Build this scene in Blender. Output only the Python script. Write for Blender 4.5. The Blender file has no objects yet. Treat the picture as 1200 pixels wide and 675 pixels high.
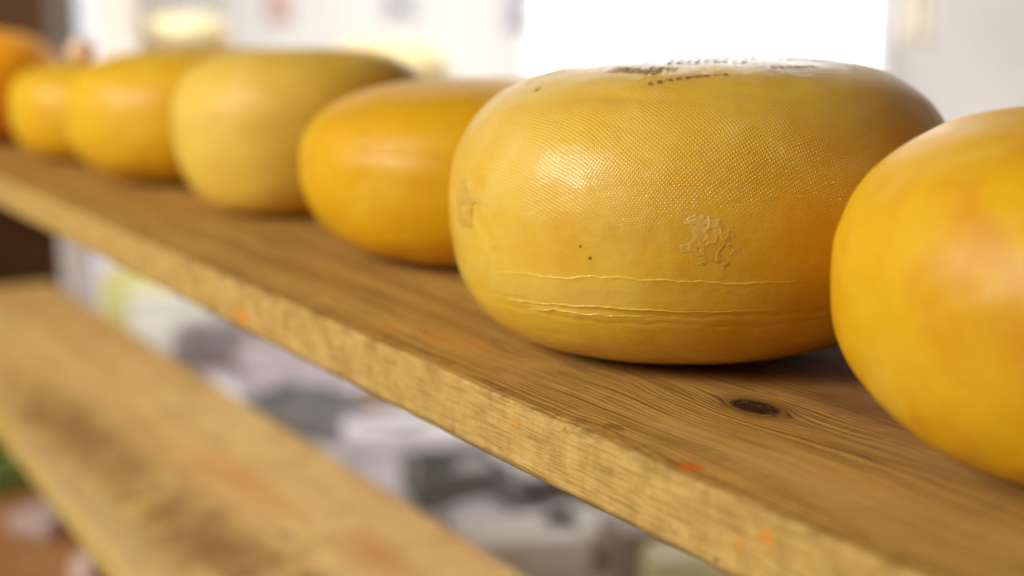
import bpy, math, random
import numpy as np

S = bpy.context.scene
COL = S.collection
random.seed(7)
PI = math.pi

# ------------------------------------------------------------------ helpers
def tag(o, label=None, cat=None, group=None, kind=None):
    if label: o['label'] = label
    if cat: o['category'] = cat
    if group: o['group'] = group
    if kind: o['kind'] = kind
    return o

def link(name, me, mat=None, parent=None, smooth=True, loc=None):
    o = bpy.data.objects.new(name, me); COL.objects.link(o)
    if mat: me.materials.append(mat)
    if parent: o.parent = parent
    if loc is not None: o.location = loc
    if smooth and len(me.polygons):
        me.polygons.foreach_set('use_smooth', [True]*len(me.polygons))
    return o

def np_mesh(name, V, Q, T=None, uv=None, attrs=None):
    """V (n,3); Q (m,4) quads; T (k,3) tris; uv per vertex; attrs name->per-vertex float"""
    me = bpy.data.meshes.new(name)
    V = np.asarray(V, np.float32); Q = np.asarray(Q, np.int32).reshape(-1, 4)
    T = np.zeros((0, 3), np.int32) if T is None else np.asarray(T, np.int32).reshape(-1, 3)
    me.vertices.add(len(V)); me.vertices.foreach_set('co', V.ravel())
    li = np.concatenate([Q.ravel(), T.ravel()]).astype(np.int32)
    me.loops.add(len(li)); me.loops.foreach_set('vertex_index', li)
    st = np.concatenate([np.arange(len(Q))*4, len(Q)*4+np.arange(len(T))*3]).astype(np.int32)
    tot = np.concatenate([np.full(len(Q), 4), np.full(len(T), 3)]).astype(np.int32)
    me.polygons.add(len(st)); me.polygons.foreach_set('loop_start', st)
    me.polygons.foreach_set('loop_total', tot)
    me.update(calc_edges=True)
    if uv is not None:
        l = me.uv_layers.new(name='weave'); l.data.foreach_set('uv', np.asarray(uv, np.float32)[li].ravel())
    for k, a in (attrs or {}).items():
        at = me.attributes.new(k, 'FLOAT', 'POINT'); at.data.foreach_set('value', np.asarray(a, np.float32).ravel())
    me.validate()
    return me

def grid_quads(n, m, wrap=False):
    """n rows, m columns"""
    i = np.arange(n-1)[:, None]; j = np.arange(m if wrap else m-1)[None]
    j2 = (j+1) % m
    return np.stack([i*m+j, i*m+j2, (i+1)*m+j2, (i+1)*m+j], -1).reshape(-1, 4)

def sstep(x, a, b):
    t = np.clip((x-a)/(b-a), 0, 1); return t*t*(3-2*t)

def wob(x, seed, freqs, amps):
    r = np.random.default_rng(seed); y = 0*x
    for f, a in zip(freqs, amps):
        for k in range(3):
            y = y+a/2*np.sin(x*f*(.7+.6*r.random())+r.random()*6.28)
    return y

def vnoise(x, y, seed):
    r = np.random.default_rng(seed); G = r.random((64, 64))
    xi = np.floor(x).astype(int); yi = np.floor(y).astype(int); fx = x-xi; fy = y-yi
    fx = fx*fx*(3-2*fx); fy = fy*fy*(3-2*fy)
    g = lambda a, b: G[a % 64, b % 64]
    return (g(xi, yi)*(1-fx)+g(xi+1, yi)*fx)*(1-fy)+(g(xi, yi+1)*(1-fx)+g(xi+1, yi+1)*fx)*fy

def fbm(x, y, seed, o=4):
    s = 0; a = .5
    for k in range(o):
        s = s+a*vnoise(x*2**k, y*2**k, seed+k); a *= .5
    return s

# ------------------------------------------------------------------ node helper
class N:
    def __init__(s, name):
        s.m = bpy.data.materials.new(name); s.m.use_nodes = True
        s.t = s.m.node_tree; s.b = s.t.nodes['Principled BSDF']
    def n(s, typ, **kw):
        d = s.t.nodes.new(typ)
        for k, v in kw.items():
            if k.startswith('_'): setattr(d, k[1:], v)
        return d
    def set(s, sock, v):
        if isinstance(v, bpy.types.NodeSocket): s.t.links.new(v, sock)
        elif v is not None: sock.default_value = v
    def math(s, op, a, b=None, c=None, clamp=False):
        d = s.n('ShaderNodeMath'); d.operation = op; d.use_clamp = clamp
        s.set(d.inputs[0], a); s.set(d.inputs[1], b)
        if c is not None: s.set(d.inputs[2], c)
        return d.outputs[0]
    def mix(s, f, a, b, blend='MIX'):
        d = s.n('ShaderNodeMix'); d.data_type = 'RGBA'; d.blend_type = blend
        s.set(d.inputs[0], f)
        for i, v in ((6, a), (7, b)):
            if isinstance(v, tuple) and len(v) == 3: v = (*v, 1)
            s.set(d.inputs[i], v)
        return d.outputs[2]
    def noise(s, vec, scale, detail=3, rough=.5, dist=0):
        d = s.n('ShaderNodeTexNoise'); s.set(d.inputs['Vector'], vec)
        d.inputs['Scale'].default_value = scale; d.inputs['Detail'].default_value = detail
        d.inputs['Roughness'].default_value = rough; d.inputs['Distortion'].default_value = dist
        return d.outputs['Fac']
    def ramp(s, v, a, b, lo=0., hi=1.):
        d = s.n('ShaderNodeMapRange'); d.interpolation_type = 'SMOOTHSTEP'
        s.set(d.inputs[0], v); d.inputs[1].default_value = a; d.inputs[2].default_value = b
        d.inputs[3].default_value = lo; d.inputs[4].default_value = hi
        return d.outputs[0]
    def obj(s): return s.n('ShaderNodeTexCoord').outputs['Object']
    def sep(s, v):
        d = s.n('ShaderNodeSeparateXYZ'); s.set(d.inputs[0], v); return d.outputs
    def comb(s, x, y, z):
        d = s.n('ShaderNodeCombineXYZ')
        for i, v in enumerate((x, y, z)): s.set(d.inputs[i], v)
        return d.outputs[0]
    def attr(s, name):
        d = s.n('ShaderNodeAttribute'); d.attribute_name = name; return d.outputs['Fac']
    def bump(s, h, strength, dist, prev=None):
        d = s.n('ShaderNodeBump'); d.inputs['Strength'].default_value = strength
        d.inputs['Distance'].default_value = dist; s.set(d.inputs['Height'], h)
        if prev is not None: s.set(d.inputs['Normal'], prev)
        return d.outputs[0]
    def P(s, **kw):
        for k, v in kw.items():
            k = k.replace('_', ' ')
            if isinstance(v, tuple) and len(v) == 3 and k in ('Base Color', 'Emission Color', 'Coat Tint'): v = (*v, 1)
            s.set(s.b.inputs[k], v)
        return s.m

def plain(name, col, rough=.6, var=.12, scale=12, **kw):
    m = N(name); o = m.obj(); f = m.noise(o, scale, 4)
    c = m.mix(m.ramp(f, .3, .7), tuple(x*(1-var) for x in col), tuple(min(1, x*(1+var)) for x in col))
    nrm = m.bump(m.noise(o, scale*12, 2), .2, .001)
    return m.P(Base_Color=c, Roughness=rough, Normal=nrm, **kw)

# ------------------------------------------------------------------ cheese material
def cheese_mat(name, base, deep, pale, weave=0., rough=.38, coat=.35, sss=.25, blotch=.5, seed=0., croug=.30, mold_glare=False, lowweave=.62):
    m = N(name); o = m.obj()
    sh = m.n('ShaderNodeVectorMath'); sh.operation = 'ADD'; m.set(sh.inputs[0], o); sh.inputs[1].default_value = (seed, seed*.7, 0)
    v = sh.outputs[0]
    big = m.noise(v, 24, 4, .55, .4); mid = m.noise(v, 45, 4, .6); fine = m.noise(v, 400, 3, .6)
    c = m.mix(m.math('MULTIPLY', m.ramp(big, .42, .68), blotch), base, deep)
    c = m.mix(m.math('MULTIPLY', m.ramp(m.noise(v, 26, 3, .55, .5), .5, .72), blotch*.9), c, pale)
    c = m.mix(m.math('MULTIPLY', m.ramp(mid, .45, .7), .22*blotch+.08), c, pale)
    c = m.mix(m.math('MULTIPLY', m.ramp(fine, .4, .75), .12), c, deep)
    nrm = m.bump(mid, .35, .0016)
    nrm = m.bump(fine, .25, .0004, nrm)
    xx, yy, zz_ = m.sep(v); nrm = m.bump(m.noise(m.comb(m.math('MULTIPLY', xx, .25), m.math('MULTIPLY', yy, .25), zz_), 160, 3, .6), .22, .0008, nrm)
    rg = m.ramp(m.noise(v, 60, 4, .6), .3, .7, rough-.07, rough+.1)
    if weave:
        uv = m.n('ShaderNodeUVMap', _uv_map='weave').outputs[0]
        wn = m.n('ShaderNodeTexNoise'); m.set(wn.inputs['Vector'], uv); wn.inputs['Scale'].default_value = 22
        wn.inputs['Detail'].default_value = 3
        off = m.n('ShaderNodeVectorMath'); off.operation = 'MULTIPLY_ADD'
        m.set(off.inputs[0], wn.outputs['Color']); off.inputs[1].default_value = (.009, .009, 0); m.set(off.inputs[2], uv)
        x, y, _ = m.sep(off.outputs[0])
        k = 2*PI/.00150
        sx = m.math('SINE', m.math('MULTIPLY', x, k)); sy = m.math('SINE', m.math('MULTIPLY', y, k))
        w = m.math('MULTIPLY', m.math('MULTIPLY_ADD', sx, .5, .5), m.math('MULTIPLY_ADD', sy, .5, .5))
        w = m.math('POWER', w, 1.5)
        w = m.math('MULTIPLY', w, m.ramp(m.noise(uv, 900, 2), .2, .75, .35, 1.25))
        z = m.sep(o)[2]
        zz = m.math('ADD', m.math('DIVIDE', z, .14), m.math('MULTIPLY_ADD', m.noise(v, 22, 4, .6), .34, -.17))
        mask = m.ramp(zz, lowweave-.14, lowweave+.16)
        mask = m.math('MULTIPLY', mask, m.ramp(m.noise(v, 16, 3, .6), .2, .5, .85, 1.))
        h = m.math('MULTIPLY', w, mask)
        c = m.mix(m.math('MULTIPLY', h, .42), c, pale)
        c = m.mix(m.math('MULTIPLY', m.math('MULTIPLY', m.math('SUBTRACT', 1., w), mask), .02), c, deep)
        cn = m.bump(h, weave*3., .0011, nrm)
        nrm = m.bump(h, weave, .0011, nrm)
    if not weave: cn = nrm
    if mold_glare:
        mo = m.attr('mold_glare')
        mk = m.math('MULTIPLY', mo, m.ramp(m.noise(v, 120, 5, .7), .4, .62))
        c = m.mix(m.math('MULTIPLY', m.attr('topstain'), m.ramp(mid, .3, .6, .3, .7)), c, (.36, .21, .07))
        c = m.mix(m.math('MULTIPLY', mk, .25), c, (.62, .57, .47))  # whitish mold patches, with window glare painted into the same colour
        c = m.mix(m.math('MULTIPLY', mo, m.ramp(m.noise(v, 70, 4, .6, .5), .55, .7)), c, (.22, .13, .05))
        st = m.attr('scar')
        c = m.mix(m.math('MULTIPLY', st, .35), c, (.84, .66, .20))
        sp = m.attr('speck'); c = m.mix(m.math('MULTIPLY', sp, .85), c, (.10, .05, .01))
    return m.P(Base_Color=c, Roughness=rg, Normal=nrm, Subsurface_Weight=sss, Subsurface_Radius=(1., .38, .08),
               Subsurface_Scale=.006, Coat_Weight=coat, Coat_Roughness=croug, Coat_Normal=cn, Specular_IOR_Level=.38, IOR=1.45)

# ------------------------------------------------------------------ cheese geometry
class Wheel:
    def __init__(s, cx, cy, R, h, a, bt, bb, zc, e2, ph2, tx, ty, ua, ud):
        s.c = (cx, cy, .0004); s.p = (R, h, a, bt, bb, zc, e2, ph2, tx, ty, ua, ud)
        tt = np.linspace(-PI/2, PI/2, 6001); P = s.pt(np.radians(-150.)+0*tt, tt)
        L = np.concatenate([[0], np.cumsum(np.linalg.norm(np.diff(P, axis=0), axis=1))])
        s.tt, s.L = tt, L
    def pt(s, az, t):
        R, h, a, bt, bb, zc, e2, ph2, tx, ty, ua, ud = s.p
        sn = np.sin(t); c = np.abs(np.cos(t))
        k = 1+ua*np.cos(az-ud); ex = np.where(sn < 0, 2/a*np.clip(k, .3, 3), 2/a)
        r = R*c**ex*(1+e2*np.cos(2*(az-ph2)))
        z = np.where(sn > 0, zc*h+(1-zc)*h*np.abs(sn)**(2/bt), zc*h-zc*h*np.abs(sn)**(2/bb))
        x = r*np.cos(az); y = r*np.sin(az)
        z = z*(1+(tx*x+ty*y)/h)
        return np.stack([x, y, z], -1)
    def nrm(s, az, t):
        e = 1e-3
        d1 = s.pt(az+e, t)-s.pt(az-e, t); d2 = s.pt(az, np.clip(t+e, -1.57, 1.57))-s.pt(az, np.clip(t-e, -1.57, 1.57))
        n = np.cross(d1, d2); return n/(np.linalg.norm(n, axis=-1, keepdims=True)+1e-12)
    def uvw(s, az, t):
        d = s.L[-1]-np.interp(t, s.tt, s.L)
        return np.stack([d*np.cos(az), d*np.sin(az)], -1)

def wheel_mesh(name, w, naz, nt, disp=None, attrs=None, face=-150):
    # more columns on the side the room sees
    q = np.linspace(-PI, PI, naz, endpoint=False)
    az = q-.55*np.sin(q-0.)*1.0 + math.radians(face)   # denser about q = 0
    Ls = np.linspace(w.L[-1]*.004, w.L[-1]*.996, nt); t = np.interp(Ls, w.L, w.tt)
    A, T = np.meshgrid(az, t)
    P = w.pt(A, T)
    if disp is not None:
        P = P+w.nrm(A, T)*disp(A, T)[..., None]
    V = P.reshape(-1, 3); uv = w.uvw(A, T).reshape(-1, 2)
    b = w.pt(np.array(0.), np.array(-PI/2)); tp = w.pt(np.array(0.), np.array(PI/2))
    V = np.vstack([V, b, tp]); uv = np.vstack([uv, [[w.L[-1], 0]], [[0, 0]]])
    nb, ntp = len(V)-2, len(V)-1
    j = np.arange(naz); j2 = (j+1) % naz; o = (nt-1)*naz
    tris = np.vstack([np.stack([j2, j, 0*j+nb], -1), np.stack([o+j, o+j2, 0*j+ntp], -1)])
    at = {k: np.concatenate([f(A, T).ravel(), [0, 0]]) for k, f in (attrs or {}).items()}
    return np_mesh(name, V, grid_quads(nt, naz, True), tris, uv, at)

def patch(name, w, a0, a1, t0, t1, na, nt, off, mat, parent, keep=None):
    A, T = np.meshgrid(np.radians(np.linspace(a0, a1, na)), np.radians(np.linspace(t0, t1, nt)))
    D = off(np.degrees(A), np.degrees(T))
    P = w.pt(A, T)+w.nrm(A, T)*D[..., None]
    Q = grid_quads(nt, na)
    if keep is not None:
        K = keep(np.degrees(A), np.degrees(T)).ravel(); Q = Q[K[Q].all(1)]
    else:
        K = (D > -.00025).ravel(); Q = Q[K[Q].any(1)]
    used = np.unique(Q); re = np.full(A.size, -1); re[used] = np.arange(len(used))
    me = np_mesh(name, P.reshape(-1, 3)[used], re[Q], None, w.uvw(A, T).reshape(-1, 2)[used])
    return link(name, me, mat, parent)

WH = dict(
 main=(0.4742, 0.5694, 0.1334, 0.143, 3.5735, 2.209, 2.5056, 0.5088, 0.032, 0.6521, 0.0062, -0.0335, 0.4128, 0.1455),
 near=(0.4819, 0.3103, 0.1227, 0.1338, 3.2887, 2.0618, 2.5526, 0.5386, -0.0178, -1.1679, 0.0106, -0.0078, 0.2427, 0.98),
 c2=(0.5136, 0.8445, 0.131, 0.1174, 3.2243, 2.1897, 2.4236, 0.5452, -0.0012, -0.4037, 0.0012, 0.0032, 0.4606, 0.7589),
 c3=(0.4942, 1.1151, 0.1101, 0.1322, 3.4133, 2.268, 2.3534, 0.588, -0.0123, 2.6887, 0.0046, -0.0086, 0.535, 0.5749),
 c4=(0.4905, 1.3549, 0.1270, 0.1261, 3.3174, 2.3747, 2.64, 0.5557, 0.0081, -0.4557, 0.0184, -0.0097, 0.2001, 0.2842),
 c5=(0.4755, 1.5990, 0.1116, 0.1047, 3.4544, 2.4314, 2.5837, 0.5536, -0.0102, -0.4609, -0.0398, -0.0018, 0.3642, 0.093),
 c6=(0.3900, 1.870, 0.1080, 0.1360, 2.7, 2.1, 2.3, 0.54, 0, 0, 0, 0, .2, .5),
)
GRP = 'cheese wheels in a row on the upper wooden board'

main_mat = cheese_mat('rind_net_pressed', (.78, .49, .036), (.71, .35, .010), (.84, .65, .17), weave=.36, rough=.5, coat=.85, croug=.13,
                      sss=.22, blotch=.45, seed=1.3, mold_glare=True)
orange_mat = cheese_mat('rind_orange_wax', (.70, .40, .004), (.62, .24, .001), (.76, .52, .05), rough=.48, coat=.12, sss=.2, blotch=.62, seed=4.1)
amber_mat = cheese_mat('rind_amber', (.73, .40, .004), (.68, .29, .002), (.79, .52, .03), rough=.44, coat=.2, sss=.25, blotch=.4, seed=7.7)
cream_mat = cheese_mat('rind_pale', (.76, .51, .07), (.72, .42, .035), (.82, .62, .16), rough=.55, coat=.05, sss=.2, blotch=.45, seed=2.2)
honey_mat = cheese_mat('rind_honey', (.78, .46, .012), (.72, .36, .005), (.82, .57, .07), rough=.48, coat=.14, sss=.22, blotch=.5, seed=9.4)
deep_mat = cheese_mat('rind_deep_orange', (1., .42, .006), (.97, .32, .003), (1., .52, .02), rough=.45, coat=.15, sss=.25, blotch=.4, seed=5.5)

# main wheel ----------------------------------------------------------------
W0 = Wheel(*WH['main'])
Dg = np.degrees
def seamA(a): return -12.6-.095*np.clip(-a-150, 0, 40)*1.6-.07*np.clip(a+130, 0, 90)+wob(a, 3, [.30, .8, 2.2], [.40, .26, .13])
def seamB(a): return -23.8-.14*np.clip(-a-150, 0, 40)+wob(a, 5, [.25, .8, 2.0], [.35, .2, .12])
def main_disp(A, T):
    a, t = Dg(A), Dg(T)
    d = .0007*(fbm(a*.12+9, t*.12+5, 11, 3)-.45)
    d += .0016*(fbm(a*.035+3, t*.04+7, 21, 2)-.4)
    # dent below the waist and two shallow pressed lines under the seam
    m = sstep(a, -180, -168)*(1-sstep(a, -95, -60))
    for tl, dep, sd in ((-26.0, .00030, 31), (-30.5, .0002, 32)):
        d -= m*dep*np.exp(-((t-tl-wob(a, sd, [.2, .7], [.6, .4]))/1.1)**2)
    # upper shoulder crease that borders the printed top
    d -= .0006*np.exp(-((t-50-wob(a, 41, [.1, .3], [2., 1.5]))/3.5)**2)*sstep(a, -175, -150)*(1-sstep(a, -120, -100))
    return d
def mold_glare_attr(A, T):
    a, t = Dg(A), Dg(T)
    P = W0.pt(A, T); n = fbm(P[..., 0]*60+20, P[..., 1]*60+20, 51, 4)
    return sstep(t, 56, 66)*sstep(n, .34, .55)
def scar_attr(A, T):
    a, t = Dg(A), Dg(T)
    r = np.hypot((a+127.5)/6.5, (t+.8)/9); r2 = np.hypot(((a+360) % 360-171)/10, (t-4)/8)
    n = fbm(a*.9+40, t*.6+40, 61, 4)
    return np.clip(.35*sstep(n-.5*r2, .02, .3)+.2*sstep(n-.5*r, .0, .3)+.25*sstep(t, -26, -24)*(1-sstep(t, -13.5, -12.5))*sstep(a, -178, -174)*(1-sstep(a, -150, -112)), 0, 1)
SPECKS = [(-150, -7.1, .55), (-152, -4.1, .4), (169, 55.7, 1.3), (180, 52.6, 1.5), (-121, 24, .25)]
def speck_attr(A, T):
    a, t = Dg(A), Dg(T); s = 0*a
    for x, y, r in SPECKS:
        da = (a-x+180) % 360-180
        s = np.maximum(s, 1-sstep(np.hypot(da, (t-y)*.8), r*.5, r))
    return s
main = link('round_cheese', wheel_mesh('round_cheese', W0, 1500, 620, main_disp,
            dict(topstain=lambda A, T: sstep(Dg(T)+5*np.sin(A*3)+3*np.sin(A*7+1), 62, 72), mold_glare=mold_glare_attr, scar=scar_attr, speck=speck_attr)), main_mat, loc=W0.c)
tag(main, 'big golden cheese wheel with net-pressed rind, wavy seam and flaky scar, in sharp focus', 'cheese', GRP)

ridge_mat = cheese_mat('rind_film_edge', (.81, .53, .055), (.75, .42, .03), (.86, .65, .15), rough=.3, coat=.8, croug=.12, sss=.22, blotch=.4, seed=1.3)
def lip(c0, width, height, seed, a0, a1, tail=None, floor=-.0005, side=3.):
    """a glossy torn lip running along c0(a); its lower side feathers into the rind"""
    def off(a, t):
        c = c0(a); hh = height*np.clip(.8+wob(a, seed, [.12, .35], [.35, .22]), .15, 2)
        en = sstep(a, a0, a0+3)*(1-sstep(a, a1-45, a1)); hh = hh*en
        x = (t-c)*1.0
        up = sstep(x, .6, .0); dn = np.exp(-np.clip(-x, 0, 99)/width)*(.8+.2*np.exp(-np.clip(-x, 0, 99)/.6))
        base = main_disp(np.radians(a), np.radians(t))
        return base+np.where(x > 0, -.0006+(hh+.0006)*up, hh*dn-.0004*(1-dn))
    return off
patch('seam_ridge', W0, -177.5, -92, -30, -9, 900, 240, lip(seamA, 7., .00085, 71, -177.5, -98), ridge_mat, main)
patch('seam_ridge', W0, -173, -100, -33, -20, 760, 180, lip(seamB, 1.3, .00065, 81, -173, -104), ridge_mat, main)
patch('seam_ridge', W0, -168, -112, -35, -24, 600, 160, lip(lambda a: seamB(a)-3.3+wob(a, 15, [.3, 1.2], [.5, .25]), .9, .00050, 91, -168, -116), ridge_mat, main)

scar_mat = cheese_mat('rind_scar_flakes', (.76, .48, .06), (.62, .32, .03), (.84, .64, .24), rough=.3, coat=.8, croug=.15, sss=.25, blotch=.6, seed=3.1)
def scar_off(ca, ct, ra, rt, hgt, seed, thr=.30):
    def off(a, t):
        a2 = (a+360) % 360; c2 = (ca+360) % 360
        r = np.hypot((a2-c2)/ra, (t-ct)/rt)
        n = fbm((a2-c2)*.42+30, (t-ct)*.30+30, seed, 4); rr = np.abs(fbm((a2-c2)*.45+50, (t-ct)*.4+10, seed+9, 3)-.45)*5
        k = n*1.9-.75*r**1.5-thr+.15*(1-np.clip(rr, 0, 1))
        base = main_disp(np.radians(a), np.radians(t))
        return base+np.where(k > 0, hgt*np.clip(k*3, 0, 1)*(.5+n)+hgt*.7*(1-np.clip(rr*2.2, 0, 1)), k*.004)
    return off
patch('rind_scar', W0, -137, -118, -13, 13, 330, 360, scar_off(-127.5, -.8, 5.0, 7.6, .00022, 101, .42), scar_mat, main)
patch('rind_scar', W0, 158, 184, -8, 16, 240, 260, scar_off(171, 4, 8, 8, .0002, 121, .5), scar_mat, main)

ink = plain('dark_print', (.28, .17, .075), .9, .3, 300, Specular_IOR_Level=.15)
def strokes(bars, seed):
    """rows of small broken dark marks: a stamp too worn to read"""
    def keep(a, t):
        P = W0.pt(np.radians(a), np.radians(t)); x, y = P[..., 0], P[..., 1]; K = np.zeros(a.shape, bool)
        for (x0, y0, x1, y1, wd) in bars:
            dx, dy = x1-x0, y1-y0; L = math.hypot(dx, dy); u = ((x-x0)*dx+(y-y0)*dy)/L; v = (-(x-x0)*dy+(y-y0)*dx)/L
            n = vnoise(u*900, v*900, seed)
            let = (np.sin(u*2*PI/.0043)*.5+.5)*.55+n*.7
            K |= (u > 0) & (u < L) & (np.abs(v) < wd*(.35+.9*vnoise(u*350, 0*u, seed+3))) & (let > .50+.1*np.sin(u*2*PI/.0011)*np.sin(v*2*PI/.0011))
        return K
    return keep
B = [(-.080, -.0575, -.0475, -.0742, .0016), (-.0755, -.024, -.0690, -.051, .0042), (-.066, -.040, -.0600, -.0525, .0028),
     (-.054, -.038, -.024, -.060, .0024), (-.046, -.030, -.006, -.056, .0022), (-.022, -.0745, .004, -.0785, .0014), (.0, -.055, .03, -.066, .002)]
patch('printed_mark', W0, -178, -60, 56, 84, 1400, 500, lambda a, t: main_disp(np.radians(a), np.radians(t))+.00008, ink, main, strokes(B, 7))

# other wheels ---------------------------------------------------------------
def simple_disp(seed, amp=.0022):
    def f(A, T):
        x, y = np.cos(A)*2.2+5, np.sin(A)*2.2+5
        return amp*(fbm(x+np.sin(T)*1.7, y+T*1.5, seed, 3)-.45)
    return f
def rim(t0, wd, amp, seed):
    g = simple_disp(seed)
    def f(A, T):
        t = Dg(T); return g(A, T)+amp*np.exp(-((t-t0-wob(A, seed, [2, 5], [.8, .5]))/wd)**2)
    return f
def add_wheel(key, mat, label, disp, naz=420, nt=220):
    w = Wheel(*WH[key])
    return w, tag(link('round_cheese', wheel_mesh('round_cheese', w, naz, nt, disp), mat, loc=w.c), label, 'cheese', GRP)
add_wheel('near', orange_mat, 'glossy orange-yellow cheese wheel cut off by the right edge, nearest on the board', simple_disp(3, .0026), 600, 320)
add_wheel('c2', amber_mat, 'glossy amber cheese wheel with a thin raised line, touching the big net-pressed wheel', rim(15, 1.6, .0009, 13))
add_wheel('c3', cream_mat, 'dull pale straw-coloured cheese wheel, tall and blurred, left of the glossy amber wheel', simple_disp(23))
add_wheel('c4', honey_mat, 'blurred honey-yellow cheese wheel behind the pale straw-coloured wheel', rim(20, 4, .0008, 33))
add_wheel('c5', honey_mat, 'small blurred yellow cheese wheel, second to last at the far left of the board', simple_disp(43))
add_wheel('c6', deep_mat, 'deep orange rounded cheese at the far left end of the board, touching the frame edge', simple_disp(53))

# ------------------------------------------------------------------ wood
def wood_mat(name, light, mid, dark, knots=(), spots=(), face=None, grain=1., wear=.5, rough=.62, patch_amt=.5):
    """object space: x across the board, y along it, z up; top at z = 0"""
    m = N(name); o = m.obj(); x, y, z = m.sep(o)
    psi = x
    rk = []
    for (kx, ky, ka, el) in knots:
        dx = m.math('SUBTRACT', x, kx); dy = m.math('DIVIDE', m.math('SUBTRACT', y, ky), el)
        r2 = m.math('ADD', m.math('MULTIPLY', dx, dx), m.math('MULTIPLY', dy, dy))
        rk.append((r2, ka))
        f = m.math('DIVIDE', ka*ka*1.6, m.math('ADD', r2, ka*ka*.15))
        psi = m.math('SUBTRACT', psi, m.math('MULTIPLY', dx, f))
    wv = m.noise(m.comb(m.math('MULTIPLY', x, 3.), m.math('MULTIPLY', y, 1.2), z), 4, 3)
    psi = m.math('ADD', psi, m.math('MULTIPLY_ADD', wv, .03, -.015))
    # the side of the board shows the same rings edge-on
    u = m.math('ADD', psi, m.math('MULTIPLY', z, 1.))
    yl = m.math('MULTIPLY', y, .02)
    g1 = m.noise(m.comb(m.math('MULTIPLY', u, 1.), yl, m.math('MULTIPLY', z, .05)), 330*grain, 2, .6)
    g2 = m.noise(m.comb(m.math('MULTIPLY', u, 1.), m.math('MULTIPLY', y, .05), z), 900*grain, 3, .7)
    band = m.noise(m.comb(u, m.math('MULTIPLY', y, .04), 0.), 45, 3, .5)
    blot = m.noise(o, 9, 5, .6, .4)
    speck = m.noise(m.comb(x, m.math('MULTIPLY', y, .35), z), 700, 3, .7)
    c = m.mix(m.ramp(band, .35, .65), light, mid)
    ph = m.noise(m.comb(m.math('MULTIPLY', u, 1.), m.math('MULTIPLY', y, .12), 0.), 38, 3, .5)
    ring = m.math('SINE', m.math('MULTIPLY_ADD', u, 2*PI/(.0042/grain), m.math('MULTIPLY', ph, 34.)))
    ring = m.math('MULTIPLY', m.ramp(ring, .1, .95), m.ramp(g1, .30, .62, .35, 1.))
    ln = m.math('MAXIMUM', m.math('MULTIPLY', ring, m.ramp(band, .3, .6, .45, 1.)), m.math('MULTIPLY', m.ramp(g1, .54, .62), .5))
    c = m.mix(m.math('MULTIPLY', ln, .85), c, dark)
    c = m.mix(m.math('MULTIPLY', m.ramp(g2, .5, .68), .35), c, dark)
    c = m.mix(m.math('MULTIPLY', m.ramp(speck, .52, .75), .3), c, dark)
    c = m.mix(m.math('MULTIPLY', m.ramp(blot, .5, .68), patch_amt), c, tuple(v*.62 for v in mid))
    c = m.mix(m.math('MULTIPLY', m.ramp(m.noise(o, 21, 4, .6, .3), .56, .72), wear), c, tuple(min(1, v*1.25) for v in light))
    for r2, ka in rk:
        rr = m.math('SQRT', r2)
        rr = m.math('ADD', rr, m.math('MULTIPLY_ADD', m.noise(o, 300, 3), .0024, -.0012))
        halo = m.ramp(rr, ka*1.0, ka*2.3, .6, 0.)
        c = m.mix(halo, c, tuple(v*.55 for v in dark))
        core = m.ramp(rr, ka*.86, ka*1.08, 1., 0.)
        c = m.mix(core, c, (.022, .012, .006))
        kr = m.math('MULTIPLY', core, m.ramp(m.math('SINE', m.math('MULTIPLY', rr, 2*PI/.0013)), -.2, .9)); c = m.mix(m.math('MULTIPLY', kr, .5), c, (.07, .035, .015))
        ck = m.math('MULTIPLY', core, m.ramp(m.noise(o, 260, 4, .7, 1.), .52, .6))
        c = m.mix(m.math('MULTIPLY', ck, .6), c, (.17, .10, .05))
    g_ = m.math('MULTIPLY', m.math('MULTIPLY', m.ramp(x, .016, .003), m.ramp(z, -.005, -.001)), m.ramp(m.noise(m.comb(x, m.math('MULTIPLY', y, .6), z), 90, 5, .7), .45, .65))
    # side face is cut paler, with cross bands left by the saw
    sn = m.sep(m.n('ShaderNodeNewGeometry').outputs['Normal'])[0]
    side = m.ramp(m.math('MULTIPLY', sn, -1.), .35, .8)
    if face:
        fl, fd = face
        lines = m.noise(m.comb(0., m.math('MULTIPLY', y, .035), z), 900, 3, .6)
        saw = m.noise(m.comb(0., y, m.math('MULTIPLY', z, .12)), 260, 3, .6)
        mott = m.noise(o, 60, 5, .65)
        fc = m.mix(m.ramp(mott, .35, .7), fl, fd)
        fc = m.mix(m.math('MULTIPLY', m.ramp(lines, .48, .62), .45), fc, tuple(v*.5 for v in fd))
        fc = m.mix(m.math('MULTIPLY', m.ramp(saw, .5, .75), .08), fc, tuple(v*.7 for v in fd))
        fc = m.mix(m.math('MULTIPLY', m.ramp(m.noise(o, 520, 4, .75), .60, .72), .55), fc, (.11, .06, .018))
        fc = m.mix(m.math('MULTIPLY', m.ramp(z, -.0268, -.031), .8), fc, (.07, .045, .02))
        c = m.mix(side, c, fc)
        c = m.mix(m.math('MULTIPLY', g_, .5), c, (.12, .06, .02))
    for (sx, sy, sz, ra, rb, col, amt) in spots:
        p = m.n('ShaderNodeVectorMath'); p.operation = 'SUBTRACT'; m.set(p.inputs[0], o); p.inputs[1].default_value = (sx, sy, sz)
        ax, ay, az = m.sep(p.outputs[0])
        d = m.math('ADD', m.math('ADD', m.math('POWER', m.math('DIVIDE', ax, ra), 2.), m.math('POWER', m.math('DIVIDE', ay, rb), 2.)),
                   m.math('POWER', m.math('DIVIDE', az, ra), 2.))
        d = m.math('ADD', m.math('SQRT', d), m.math('MULTIPLY_ADD', m.noise(o, 260 if ra < .007 else 28, 5, .65), 2.4, -1.2))
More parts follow.
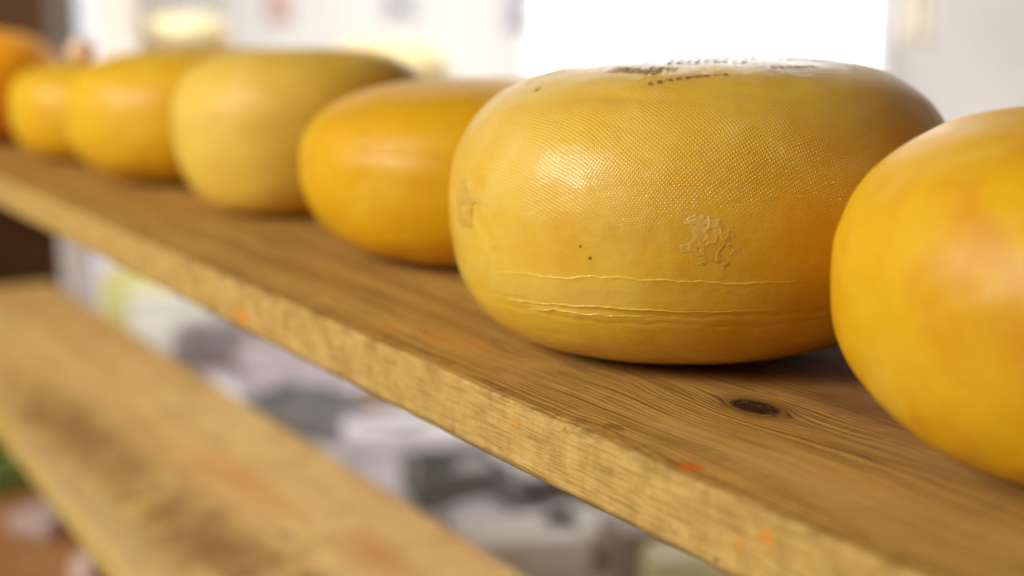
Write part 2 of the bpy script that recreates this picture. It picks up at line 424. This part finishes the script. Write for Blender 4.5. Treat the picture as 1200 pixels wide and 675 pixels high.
        c = m.mix(m.math('MULTIPLY', m.ramp(d, *((.55, 1.05) if ra < .012 else (.0, 1.5)), 1., 0.), amt), c, col)
    hgt = m.math('ADD', m.math('MULTIPLY', m.math('SUBTRACT', 1., ln), .6), m.math('MULTIPLY', g2, .35))
    nrm = m.bump(hgt, .5, .0006)
    nrm = m.bump(m.noise(o, 1400, 3, .7), .35, .0005, nrm)
    rg = m.ramp(blot, .35, .7, rough-.12, rough+.12)
    return m.P(Base_Color=c, Roughness=rg, Normal=nrm, Specular_IOR_Level=.16)

def board_mesh(name, W, y0, y1, th, edge=None, ny=1400, seed=1, taper=None, dense=None):
    """cross-section (x,z) swept along y; local x = 0 is the front edge"""
    if dense:
        ys = np.unique(np.concatenate([np.linspace(y0, y1, ny//3), np.linspace(dense[0], dense[1], ny)]))
    else: ys = np.linspace(y0, y1, ny)
    ny = len(ys)
    e = np.full(ny, .0012)+.0009*vnoise(ys*60, 0*ys, seed)+.0006*vnoise(ys*240, 0*ys+2, seed+1)
    if edge is not None: e = e+edge(ys)
    e2 = .0012+.0008*vnoise(ys*50, 0*ys+9, seed+4)
    fx = .0006*(vnoise(ys*30, 0*ys+5, seed+2)-.5)
    if taper is not None: fx = fx+taper(ys)
    rows = []
    for X in np.linspace(W, .032, 40): rows.append((X+fx*(1-X/W), -.0*ys))
    fe = lambda X: fx*(1-X/W)+e*(1-X/.032)
    for X in np.linspace(.030, 0, 11)[:-1]:
        rows.append((X+fe(X), -.0003*np.clip(1-X/.01, 0, 1)+0*ys))
    for k in range(7):
        a = (k+1)/7*PI/2
        rows.append((fx+e*(1-math.sin(a)), -e*.9*(1-math.cos(a))-.0003))
    for k in range(1, 16):
        z = -e*.9-(th-e*.9-e2)*(k/15)
        rows.append((fx+.00035*(vnoise(ys*120, 0*ys+k*1.3, seed+7)-.5), z))
    for k in range(1, 5):
        a = k/4*PI/2
        rows.append((fx+e2*(1-math.cos(a)), -th+e2*(1-math.sin(a))))
    rows.append((W+0*ys, -th+0*ys))
    X = np.array([r[0] for r in rows]); Z = np.array([r[1] for r in rows])
    V = np.stack([X, np.broadcast_to(ys, X.shape), Z], -1)
    n = len(rows)
    Q = grid_quads(n, ny)
    # back face and ends
    j = np.arange(ny-1); b = (n-1)*ny
    Q = np.vstack([Q, np.stack([b+j, b+j+1, j+1, j], -1)])
    V = V.reshape(-1, 3)
    me = np_mesh(name, V, Q)
    import bmesh
    bm = bmesh.new(); bm.from_mesh(me); bmesh.ops.holes_fill(bm, edges=[e_ for e_ in bm.edges if e_.is_boundary], sides=0)
    bmesh.ops.recalc_face_normals(bm, faces=bm.faces[:]); bm.to_mesh(me); bm.free()
    return me

XF = .3195
def edge_wear(y):
    g = lambda c, s, a: a*np.exp(-((y-c)/s)**2)
    r = g(.474, .010, .0070)+g(.488, .003, -.002)+g(.452, .005, .0030)+g(.462, .002, .002)+g(.43, .009, .0014)+g(.355, .03, .0012)+g(.60, .03, .0014)+g(.70, .02, .001)
    r = r+.0011*np.clip(vnoise(y*330, 0*y, 77)-.45, 0, 1)*(np.exp(-((y-.468)/.03)**2)*3+.6)
    return np.clip(r, -.0010, .011)
OR = (.60, .22, .03)
pine = wood_mat('aged_pine', (.60, .365, .098), (.49, .28, .066), (.10, .038, .008),
    knots=[(.4013-XF, .442, .0078, 1.7)],
    spots=[(.3271-XF, .3950, 0, .0046, .0068, (.58, .14, .012), .9), (.3487-XF, .6288, 0, .005, .014, OR, .6), (.3578-XF, .601, 0, .005, .012, OR, .45),
           (.3380-XF, .655, 0, .004, .011, OR, .5), (0, .505, -.0106, .0018, .0022, (.75, .33, .02), .9), (0, .3437, -.0098, .0035, .005, (.68, .27, .03), .8),
           (0, .3574, -.0166, .0026, .0035, (.68, .28, .03), .7), (0, .8237, -.0228, .006, .012, (.70, .25, .02), .85),
           (.3395-XF, .5395, 0, .004, .012, (.52, .30, .10), .7), (.3332-XF, .4509, 0, .004, .006, (.2, .09, .03), .7),
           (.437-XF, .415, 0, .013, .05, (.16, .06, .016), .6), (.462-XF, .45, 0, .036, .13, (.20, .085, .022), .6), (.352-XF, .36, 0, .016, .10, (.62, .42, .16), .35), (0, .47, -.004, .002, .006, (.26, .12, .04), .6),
           (0, .37, -.027, .0012, .0014, (.08, .05, .02), .9), (0, .56, -.028, .001, .0012, (.06, .04, .02), .9)],
    face=((.63, .405, .125), (.45, .27, .07)), wear=.30, grain=1.35, patch_amt=.28)
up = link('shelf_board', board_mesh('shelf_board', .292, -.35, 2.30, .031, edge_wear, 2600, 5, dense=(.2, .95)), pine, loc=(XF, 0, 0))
tag(up, 'thick aged pine board with a dark knot, carrying the row of cheese wheels', 'shelf board')

pale = wood_mat('pale_pine', (.95, .68, .26), (.88, .56, .18), (.58, .30, .09), face=((.62, .42, .11), (.50, .32, .07)),
    spots=[(.085, 1.45, 0, .05, .26, (.36, .20, .06), .95), (.09, 1.08, 0, .045, .16, (.32, .17, .045), .95), (.13, .86, 0, .035, .13, (.30, .15, .04), .95),
           (.17, 1.22, 0, .016, .10, (.72, .32, .07), .7), (.20, .99, 0, .014, .06, (.70, .32, .08), .6), (.15, 1.06, 0, .008, .018, (.25, .12, .05), .7),
           (.185, .86, 0, .010, .03, (.60, .25, .06), .6), (.23, .9, 0, .02, .12, (.90, .70, .30), .6), (.03, 1.2, 0, .022, .3, (.60, .45, .22), .7), (.14, .74, 0, .04, .05, (.66, .36, .08), .6)],
    wear=.5, patch_amt=.6)
low = link('shelf_board', board_mesh('shelf_board', .275, -.1, 2.30, .030, None, 500, 15, taper=lambda y: .026-.05*np.clip(1.45-y, 0, 1.6)*.6), pale, loc=(.292, 0, -.27))
tag(low, 'pale stained pine board without cheeses, one level below the cheese board', 'shelf board')
btm = wood_mat('ruddy_pine', (.50, .26, .10), (.42, .19, .07), (.24, .10, .04), face=((.5, .3, .1), (.4, .22, .07)), wear=.4)
bt = link('shelf_board', board_mesh('shelf_board', .30, .0, 2.30, .030, None, 300, 25), btm, loc=(.30, 0, -.60))
tag(bt, 'reddish brown board at the bottom left corner, lowest of the three boards', 'shelf board')

# ------------------------------------------------------------------ box-ish builders
import bmesh
def box_bm(bm, c, s, rz=0., bev=.0):
    v = bmesh.ops.create_cube(bm, size=1)['verts']
    from mathutils import Matrix
    M = Matrix.Translation(c) @ Matrix.Rotation(rz, 4, 'Z') @ Matrix.Diagonal((*s, 1))
    bmesh.ops.transform(bm, matrix=M, verts=v)
    if bev:
        ed = list({e for q in v for e in q.link_edges})
        bmesh.ops.bevel(bm, geom=ed, offset=bev, segments=2, affect='EDGES')
def mk(name, boxes, mat, parent=None, loc=None, rz=0., bev=.002, smooth=False):
    bm = bmesh.new()
    for b in boxes: box_bm(bm, b[0], b[1], b[2] if len(b) > 2 else 0., bev)
    me = bpy.data.meshes.new(name); bm.to_mesh(me); bm.free()
    o = link(name, me, mat, parent, smooth, loc); o.rotation_euler.z = rz; return o
def empty(name, loc, rz=0.):
    o = bpy.data.objects.new(name, None); COL.objects.link(o); o.location = loc; o.rotation_euler.z = rz; o.empty_display_size = .05; return o
def lathe(name, prof, mat, parent=None, loc=None, n=48):
    a = np.linspace(0, 2*PI, n, endpoint=False); r = np.array([p[0] for p in prof]); z = np.array([p[1] for p in prof])
    V = np.stack([np.outer(r, np.cos(a)), np.outer(r, np.sin(a)), np.repeat(z[:, None], n, 1)], -1).reshape(-1, 3)
    return link(name, np_mesh(name, V, grid_quads(len(prof), n, True)), mat, parent, True, loc)

# rack upright at the far end
dark_wood = wood_mat('dark_upright', (.12, .06, .025), (.09, .042, .017), (.04, .018, .008), wear=.1)
ur = empty('rack_upright', (.405, 2.34, -1.2))
mk('side_panel', [((.055, .03, .95), (.28, .035, 1.95))], dark_wood, ur)
for zz in (1.2-.031, 1.2-.30, 1.2-.63):
    mk('bearer', [((.03, -.02, zz-.018), (.27, .05, .034))], dark_wood, ur)
tag(ur, 'dark brown wooden upright at the far left end of the boards', 'rack upright')

# ------------------------------------------------------------------ the room behind
TH = math.radians(32.18331); PT = math.radians(11.346281); F = 1667.; H = .17
g = np.array([math.sin(TH), math.cos(TH), 0]); rt = np.array([math.cos(TH), -math.sin(TH), 0])
RZ = -TH
def at(px, d, z=0.):           # column px of the photograph, d metres away over the floor
    Z = d*math.cos(PT)+(H-z)*math.sin(PT)
    p = g*d+rt*((px-600)/F*Z); return (p[0], p[1], z)
WD = 4.3
wall_m = plain('painted_wall', (.56, .545, .52), .8, .08, 2.2)
floor_m = plain('floor_tiles', (.40, .37, .36), .5, .25, 6)
bm = bmesh.new(); box_bm(bm, (0, 0, 0), (14, 14, .1)); me = bpy.data.meshes.new('floor'); bm.to_mesh(me); bm.free()
fl = link('floor', me, floor_m, smooth=False, loc=(1, 2, -1.25)); tag(fl, kind='structure')
bm = bmesh.new(); box_bm(bm, (0, 0, 0), (9, .1, 3.2)); me = bpy.data.meshes.new('wall'); bm.to_mesh(me); bm.free()
wl = link('wall', me, wall_m, smooth=False, loc=tuple(np.array(at(600, WD+.1, 0.))+[0, 0, .4])); wl.rotation_euler.z = RZ
tag(wl, kind='structure')

def emis(name, col, st):
    m = N(name); return m.P(Base_Color=col, Emission_Color=(*col, 1), Emission_Strength=st, Roughness=.3)
day = emis('daylit_pane', (.93, .97, 1.), 1.4)
day2 = emis('daylit_pane_dim', (.90, .92, 1.), .72)
frame_m = plain('white_frame_paint', (.78, .78, .80), .4, .04)
def window(px0, px1, z0, z1, d, pane, label, mull=()):
    w = (px1-px0)/F*d; c = at((px0+px1)/2, d, 0); r = empty('window', (c[0], c[1], z0), RZ)
    mk('window_frame', [((-w/2-.02, 0, (z1-z0)/2), (.04, .05, z1-z0+.08)), ((w/2+.02, 0, (z1-z0)/2), (.04, .05, z1-z0+.08)),
        ((0, 0, -.02), (w, .05, .04)), ((0, 0, z1-z0+.02), (w, .05, .04))]+[((m_*w-w/2, 0, (z1-z0)/2), (.03, .045, z1-z0)) for m_ in mull], frame_m, r)
    mk('pane', [((0, .012, (z1-z0)/2), (w, .008, z1-z0))], pane, r, bev=0)
    tag(r, label, 'window'); return r
window(631, 1020, -.12, 1.25, WD-.0, day, 'large overexposed white window behind the big net-pressed cheese', (.3,))
window(84, 122, -.02, 1.25, WD-.0, day2, 'narrow bright window strip above the cheeses at the far left')

def cabinet(px0, px1, z0, z1, d, col, label, nd=2):
    w = (px1-px0)/F*d; c = at((px0+px1)/2, d, 0); r = empty('cabinet', (c[0], c[1], z0), RZ)
    m = plain('cabinet_paint', col, .5, .08)
    mk('cabinet_body', [((0, 0, (z1-z0)/2), (w, .30, z1-z0))], m, r)
    for k in range(nd):
        dr = mk('door', [((-w/2+w*(k+.5)/nd, -.16, (z1-z0)/2), (w/nd-.01, .018, z1-z0-.03))], m, r)
        mk('handle', [((-w/2+w*(k+.5)/nd+w/nd*.35, -.18, (z1-z0)*.5), (.012, .02, .12))], frame_m, dr)
    tag(r, label, 'cabinet')
cabinet(-40, 74, -1.2, 1.2, 3.9, (.23, .18, .13), 'tall grey-brown cabinet at the far left behind the orange cheese')
cabinet(132, 182, -1.2, 1.2, 3.9, (.48, .44, .38), 'tall grey-beige cupboard right of the narrow window strip', 1)

def cloth(px, d, z0, z1, w, col, label, seed):
    c = at(px, d, 0); r = empty('hanging_cloth', (c[0], c[1], z0), RZ)
    n, k = 40, 20; u = np.linspace(-.5, .5, n); v = np.linspace(0, 1, k); U, Vv = np.meshgrid(u, v)
    yy = .018*np.sin(U*18+seed)*(1.2-Vv*.6)+.01*np.sin(U*31+Vv*3)
    f = np.stack([U*w*(1-.15*Vv), yy, Vv*(z1-z0)], -1); b = f+[0, .004, 0]
    V = np.vstack([f.reshape(-1, 3), b.reshape(-1, 3)]); Q = grid_quads(k, n)
    rim_ = []
    idx = np.arange(n*k).reshape(k, n); lp = np.concatenate([idx[0], idx[1:, -1], idx[-1, ::-1][1:], idx[::-1, 0][1:-1]])
    l2 = np.roll(lp, -1); rimq = np.stack([l2, lp, lp+n*k, l2+n*k], -1)
    link('fabric', np_mesh('fabric', V, np.vstack([Q, Q[:, ::-1]+n*k, rimq])), plain('cloth_dye', col, .9, .15), r)
    mk('rail', [((0, .002, z1-z0+.004), (w+.06, .014, .014))], frame_m, r)
    tag(r, label, 'cloth')
cloth(330, 3.9, .115, .5, .070, (.57, .42, .38), 'small dull red cloth hanging on the pale back wall', 1)
cloth(472, 3.9, .125, .55, .10, (.47, .48, .49), 'blue-grey cloth hanging on the back wall above the pale cheeses', 2)
cloth(606, 3.9, .09, .55, .075, (.50, .49, .52), 'grey cloth hanging beside the left edge of the large window', 3)
cloth(1072, 3.9, .06, .5, .10, (.62, .57, .48), 'beige cloth hanging right of the large window', 4)
cloth(255, 3.9, .14, .55, .03, (.45, .48, .40), 'thin grey-green cloth strip hanging on the wall over the cream cheese stack', 5)

# table behind the rack with the pale cheeses and dairy goods
table_m = plain('white_laminate', (.76, .73, .76), .5, .08, 5)
steel = plain('grey_metal', (.35, .35, .37), .35, .1)
TZ = -.56
tb = empty('packing_table', (2.15, 2.95, -1.2))
mk('tabletop', [((0, 0, 1.2+TZ-.02), (2.9, 4.7, .04))], table_m, tb, bev=.005)
for sx in (-1.38, 1.38):
    for sy in (-2.2, 2.2): mk('leg', [((sx, sy, (1.2+TZ-.04)/2), (.05, .05, 1.2+TZ-.04))], steel, tb, bev=.004)
tag(tb, 'wide white packing table seen below the cheese board', 'table')

# second rack board further back with two lit pale cheeses
bk = empty('back_shelf', (*at(305, 2.58)[:2], TZ), RZ)
mk('shelf_plank', [((0, 0, -TZ-.0155), (.76, .24, .03))], pale, bk)
for sx in (-.365, .365): mk('shelf_leg', [((sx, 0, (-TZ-.032)/2), (.03, .2, -TZ-.032))], plain('stand_paint', (.52, .47, .42), .5), bk)
tag(bk, 'small wooden stand behind the row, holding the pale back cheeses', 'stand')
back_mat = cheese_mat('rind_butter', (.70, .58, .30), (.66, .52, .24), (.74, .64, .38), rough=.4, coat=.3, sss=.2, blotch=.4, seed=6.6)
back_mat2 = cheese_mat('rind_ivory', (.60, .52, .31), (.56, .46, .25), (.66, .60, .40), rough=.45, coat=.2, sss=.2, blotch=.4, seed=8.6)
def back_wheel(px, d, R, h, z, mat, label):
    w = Wheel(0, 0, R, h, 3.2, 2.2, 2.5, .53, 0, 0, 0, 0, .1, 0)
    c = at(px, d)
    o = link('round_cheese', wheel_mesh('round_cheese', w, 200, 100, simple_disp(int(px))), mat, loc=(c[0], c[1], z))
    tag(o, label, 'cheese', 'pale cheeses on the stand behind the row')
back_wheel(452, 2.52, .117, .106, .0004, back_mat, 'pale butter-yellow cheese wheel peeking out behind the pale straw-coloured wheel')
back_wheel(228, 2.55, .082, .078, .0004, back_mat2, 'ivory cheese wheel under another, far behind the honey-yellow wheel')
back_wheel(222, 2.55, .078, .072, .0796, back_mat2, 'ivory cheese wheel on top of another, blurred behind the honey-yellow wheel')
pk = lathe('peach_blob', [(.001, 0), (.008, .001), (.014, .006), (.016, .013), (.014, .020), (.009, .025), (.003, .027), (.001, .0272)],  # ball added for a small peach-coloured blob of unknown origin
           plain('peach_tint', (.92, .66, .50), .2, .05), loc=(.452, 1.625, .1040))
tag(pk, 'tiny pinkish ball resting on the small blurred yellow cheese, beside the deep orange one', 'cheese')

# goods on the table: cartons, trays, packets
def table_pt(px, py, z):
    # where the line of sight through a photo pixel meets height z
    f = g*math.cos(PT)+np.array([0, 0, -math.sin(PT)]); u = g*math.sin(PT)+np.array([0, 0, math.cos(PT)])
    d = f+rt*(px-600)/F-u*(py-337.5)/F; t = (z-H)/d[2]; p = np.array([0, 0, H])+d*t; return p[0], p[1]
def carton(px, py, w, dp, h, rz, col, label, name='carton', group=None, lid=None):
    x, y = table_pt(px, py, TZ+h*.5); m = plain(name+'_card', col, .55, .08)
    r = empty(name, (x, y, TZ+.001), RZ+rz)
    mk('box_body', [((0, 0, h/2), (w, dp, h))], m, r, bev=.004)
    if lid is not None:
        ml = plain(name+'_top', lid, .5, .1)
        mk('lid', [((0, 0, h+.008), (w+.008, dp+.008, .014))], ml, r, bev=.004)
    tag(r, label, 'box' if name == 'carton' else name, group)
def tray(px, py, w, dp, h, rz, col, label):
    x, y = table_pt(px, py, TZ+h*.5); m = plain('tray_plastic', col, .45, .15); r = empty('tray', (x, y, TZ+.001), RZ+rz)
    mk('tray_base', [((0, 0, .006), (w, dp, .012))], m, r)
    for a in ((0, dp/2, w, .012), (0, -dp/2, w, .012), (w/2, 0, .012, dp+.012), (-w/2, 0, .012, dp+.012)):
        mk('rim', [((a[0], a[1], h/2+.006), (a[2], a[3], h))], m, r)
    tag(r, label, 'tray')
LV = (.60, .58, .72); WH_ = (.82, .81, .80); GY = (.10, .11, .11)
for k, px in enumerate((95, 112, 129)):
    carton(px, 318+k*6, .045, .09, .24, 0, (.52, .49, .60), ['slim lavender carton, leftmost of three upright ones under the cheese board', 'slim lavender carton, middle one of three under the cheese board', 'slim lavender carton, rightmost of three under the cheese board'][k], group='slim lavender cartons')
carton(163, 352, .16, .10, .15, .2, (.48, .45, .17), 'yellow-green packet between the lavender cartons and the white carton', 'packet')
carton(222, 366, .26, .2, .09, .25, (.68, .68, .60), 'bright white carton under the left part of the cheese board', lid=(.70, .70, .64))
carton(262, 398, .17, .16, .07, -.1, (.70, .70, .80), 'lavender-white carton in front of the bright white one')
carton(345, 425, .22, .14, .07, .3, (.44, .39, .41), 'mauve-grey carton halfway along the gap between the two boards')
tray(405, 492, .34, .13, .05, -.5, (.24, .245, .24), 'dark greenish-grey tray behind the rear edge of the pale board')
carton(487, 512, .24, .15, .05, .2, (.84, .81, .88), 'flat lavender-white box under the middle of the cheese board')
carton(441, 474, .05, .10, .07, .2, (.45, .33, .24), 'small brownish packet left of the flat lavender box', 'packet')
tray(533, 562, .13, .11, .05, .3, (.24, .26, .245), 'small dark green tray in front of the flat lavender box')
carton(590, 560, .14, .10, .04, -.2, (.56, .54, .56), 'grey box right of the small dark green tray')
tray(643, 596, .11, .09, .045, .4, (.22, .18, .19), 'small blackish tray right of the grey box')
carton(608, 640, .17, .12, .05, .2, (.90, .90, .92), 'white box near the bottom edge, beside the pale board')
carton(690, 628, .12, .09, .05, -.3, (.90, .89, .86), 'white box at the bottom, right of the small blackish tray')
carton(752, 640, .09, .09, .07, .3, (.38, .32, .30), 'brown-grey box low in the gap, near where the cheese board leaves the picture')
carton(812, 668, .12, .09, .06, .1, (.90, .90, .58), 'pale yellow box at the bottom edge, right of the brown-grey box')
carton(560, 610, .08, .07, .035, .6, (.62, .61, .70), 'small lavender box between the dark green tray and the white box')

# goods on the lowest board
def low_item(px, py, w, dp, h, rz, col, label, name):
    x, y = table_pt(px, py, -.6+h/2); r = empty(name, (x, y, -.5995), rz)
    mk('box_body', [((0, 0, h/2), (w, dp, h))], plain(name+'_wrap', col, .5, .1), r, bev=.006)
    tag(r, label, 'packet')
low_item(12, 556, .10, .06, .05, .2, (.20, .32, .09), 'green packet on the lowest board at the left edge', 'packet')
low_item(0, 505, .05, .05, .05, .2, (.10, .08, .05), 'dark packet at the left edge under the pale board, behind the green packet', 'packet')
low_item(5, 530, .08, .04, .04, -.1, (.40, .42, .42), 'grey packet just behind the green packet at the left edge', 'packet')
low_item(52, 610, .07, .09, .03, .5, (.56, .44, .42), 'pinkish grey packet on the lowest board', 'packet')
low_item(110, 668, .05, .05, .04, .3, (.72, .56, .50), 'pale pink packet on the lowest board at the bottom edge', 'packet')

# ------------------------------------------------------------------ light
wd = bpy.data.worlds.new('World'); S.world = wd; wd.use_nodes = True
bg = wd.node_tree.nodes['Background']; bg.inputs[0].default_value = (1, .64, .33, 1); bg.inputs[1].default_value = .17
from mathutils import Vector
def area(name, loc, target, sx, sy, power, col):
    l = bpy.data.lights.new(name, 'AREA'); l.shape = 'RECTANGLE'; l.size = sx; l.size_y = sy; l.energy = power; l.color = col
    o = bpy.data.objects.new(name, l); COL.objects.link(o); o.location = loc
    o.rotation_euler = (Vector(target)-Vector(loc)).to_track_quat('-Z', 'Y').to_euler(); return o
area('side_window_light', (-2.1, 1.25, 1.35), (.45, .7, .05), 1.6, 1.25, 103, (1, .96, .88))
area('back_window_light', tuple(np.array(at(830, 4.1, .5))), (.45, .6, .1), 1.1, 1.3, 3, (.85, .93, 1))
rl = area('background_fill_light', tuple(np.array(at(520, 1.5, 1.9))), at(520, 4.0, -.15), 3.0, .7, 60, (1, .97, .95)); rl.data.spread = math.radians(85)  # added fill that brightens the back wall and table; no visible source

# ------------------------------------------------------------------ camera
cam = bpy.data.cameras.new('camera'); co = bpy.data.objects.new('camera', cam); COL.objects.link(co); S.camera = co
co.location = (0, 0, H); co.rotation_euler = (PI/2-PT, 0, -TH)
cam.sensor_width = 36; cam.lens = F/1200*36; cam.clip_start = .01; cam.clip_end = 60
cam.dof.use_dof = True; cam.dof.focus_distance = .608; cam.dof.aperture_fstop = 3.3; cam.dof.aperture_blades = 0

S.view_settings.view_transform = 'Standard'; S.view_settings.look = 'None'; S.view_settings.exposure = 0; S.view_settings.gamma = 1
S.cycles.use_denoising = True
try:
    S.cycles.denoiser = 'OPENIMAGEDENOISE'; S.cycles.denoising_input_passes = 'RGB_ALBEDO_NORMAL'
except Exception: pass
S.cycles.max_bounces = 6; S.cycles.diffuse_bounces = 4; S.cycles.sample_clamp_indirect = 6
S.cycles.caustics_reflective = False; S.cycles.caustics_refractive = False
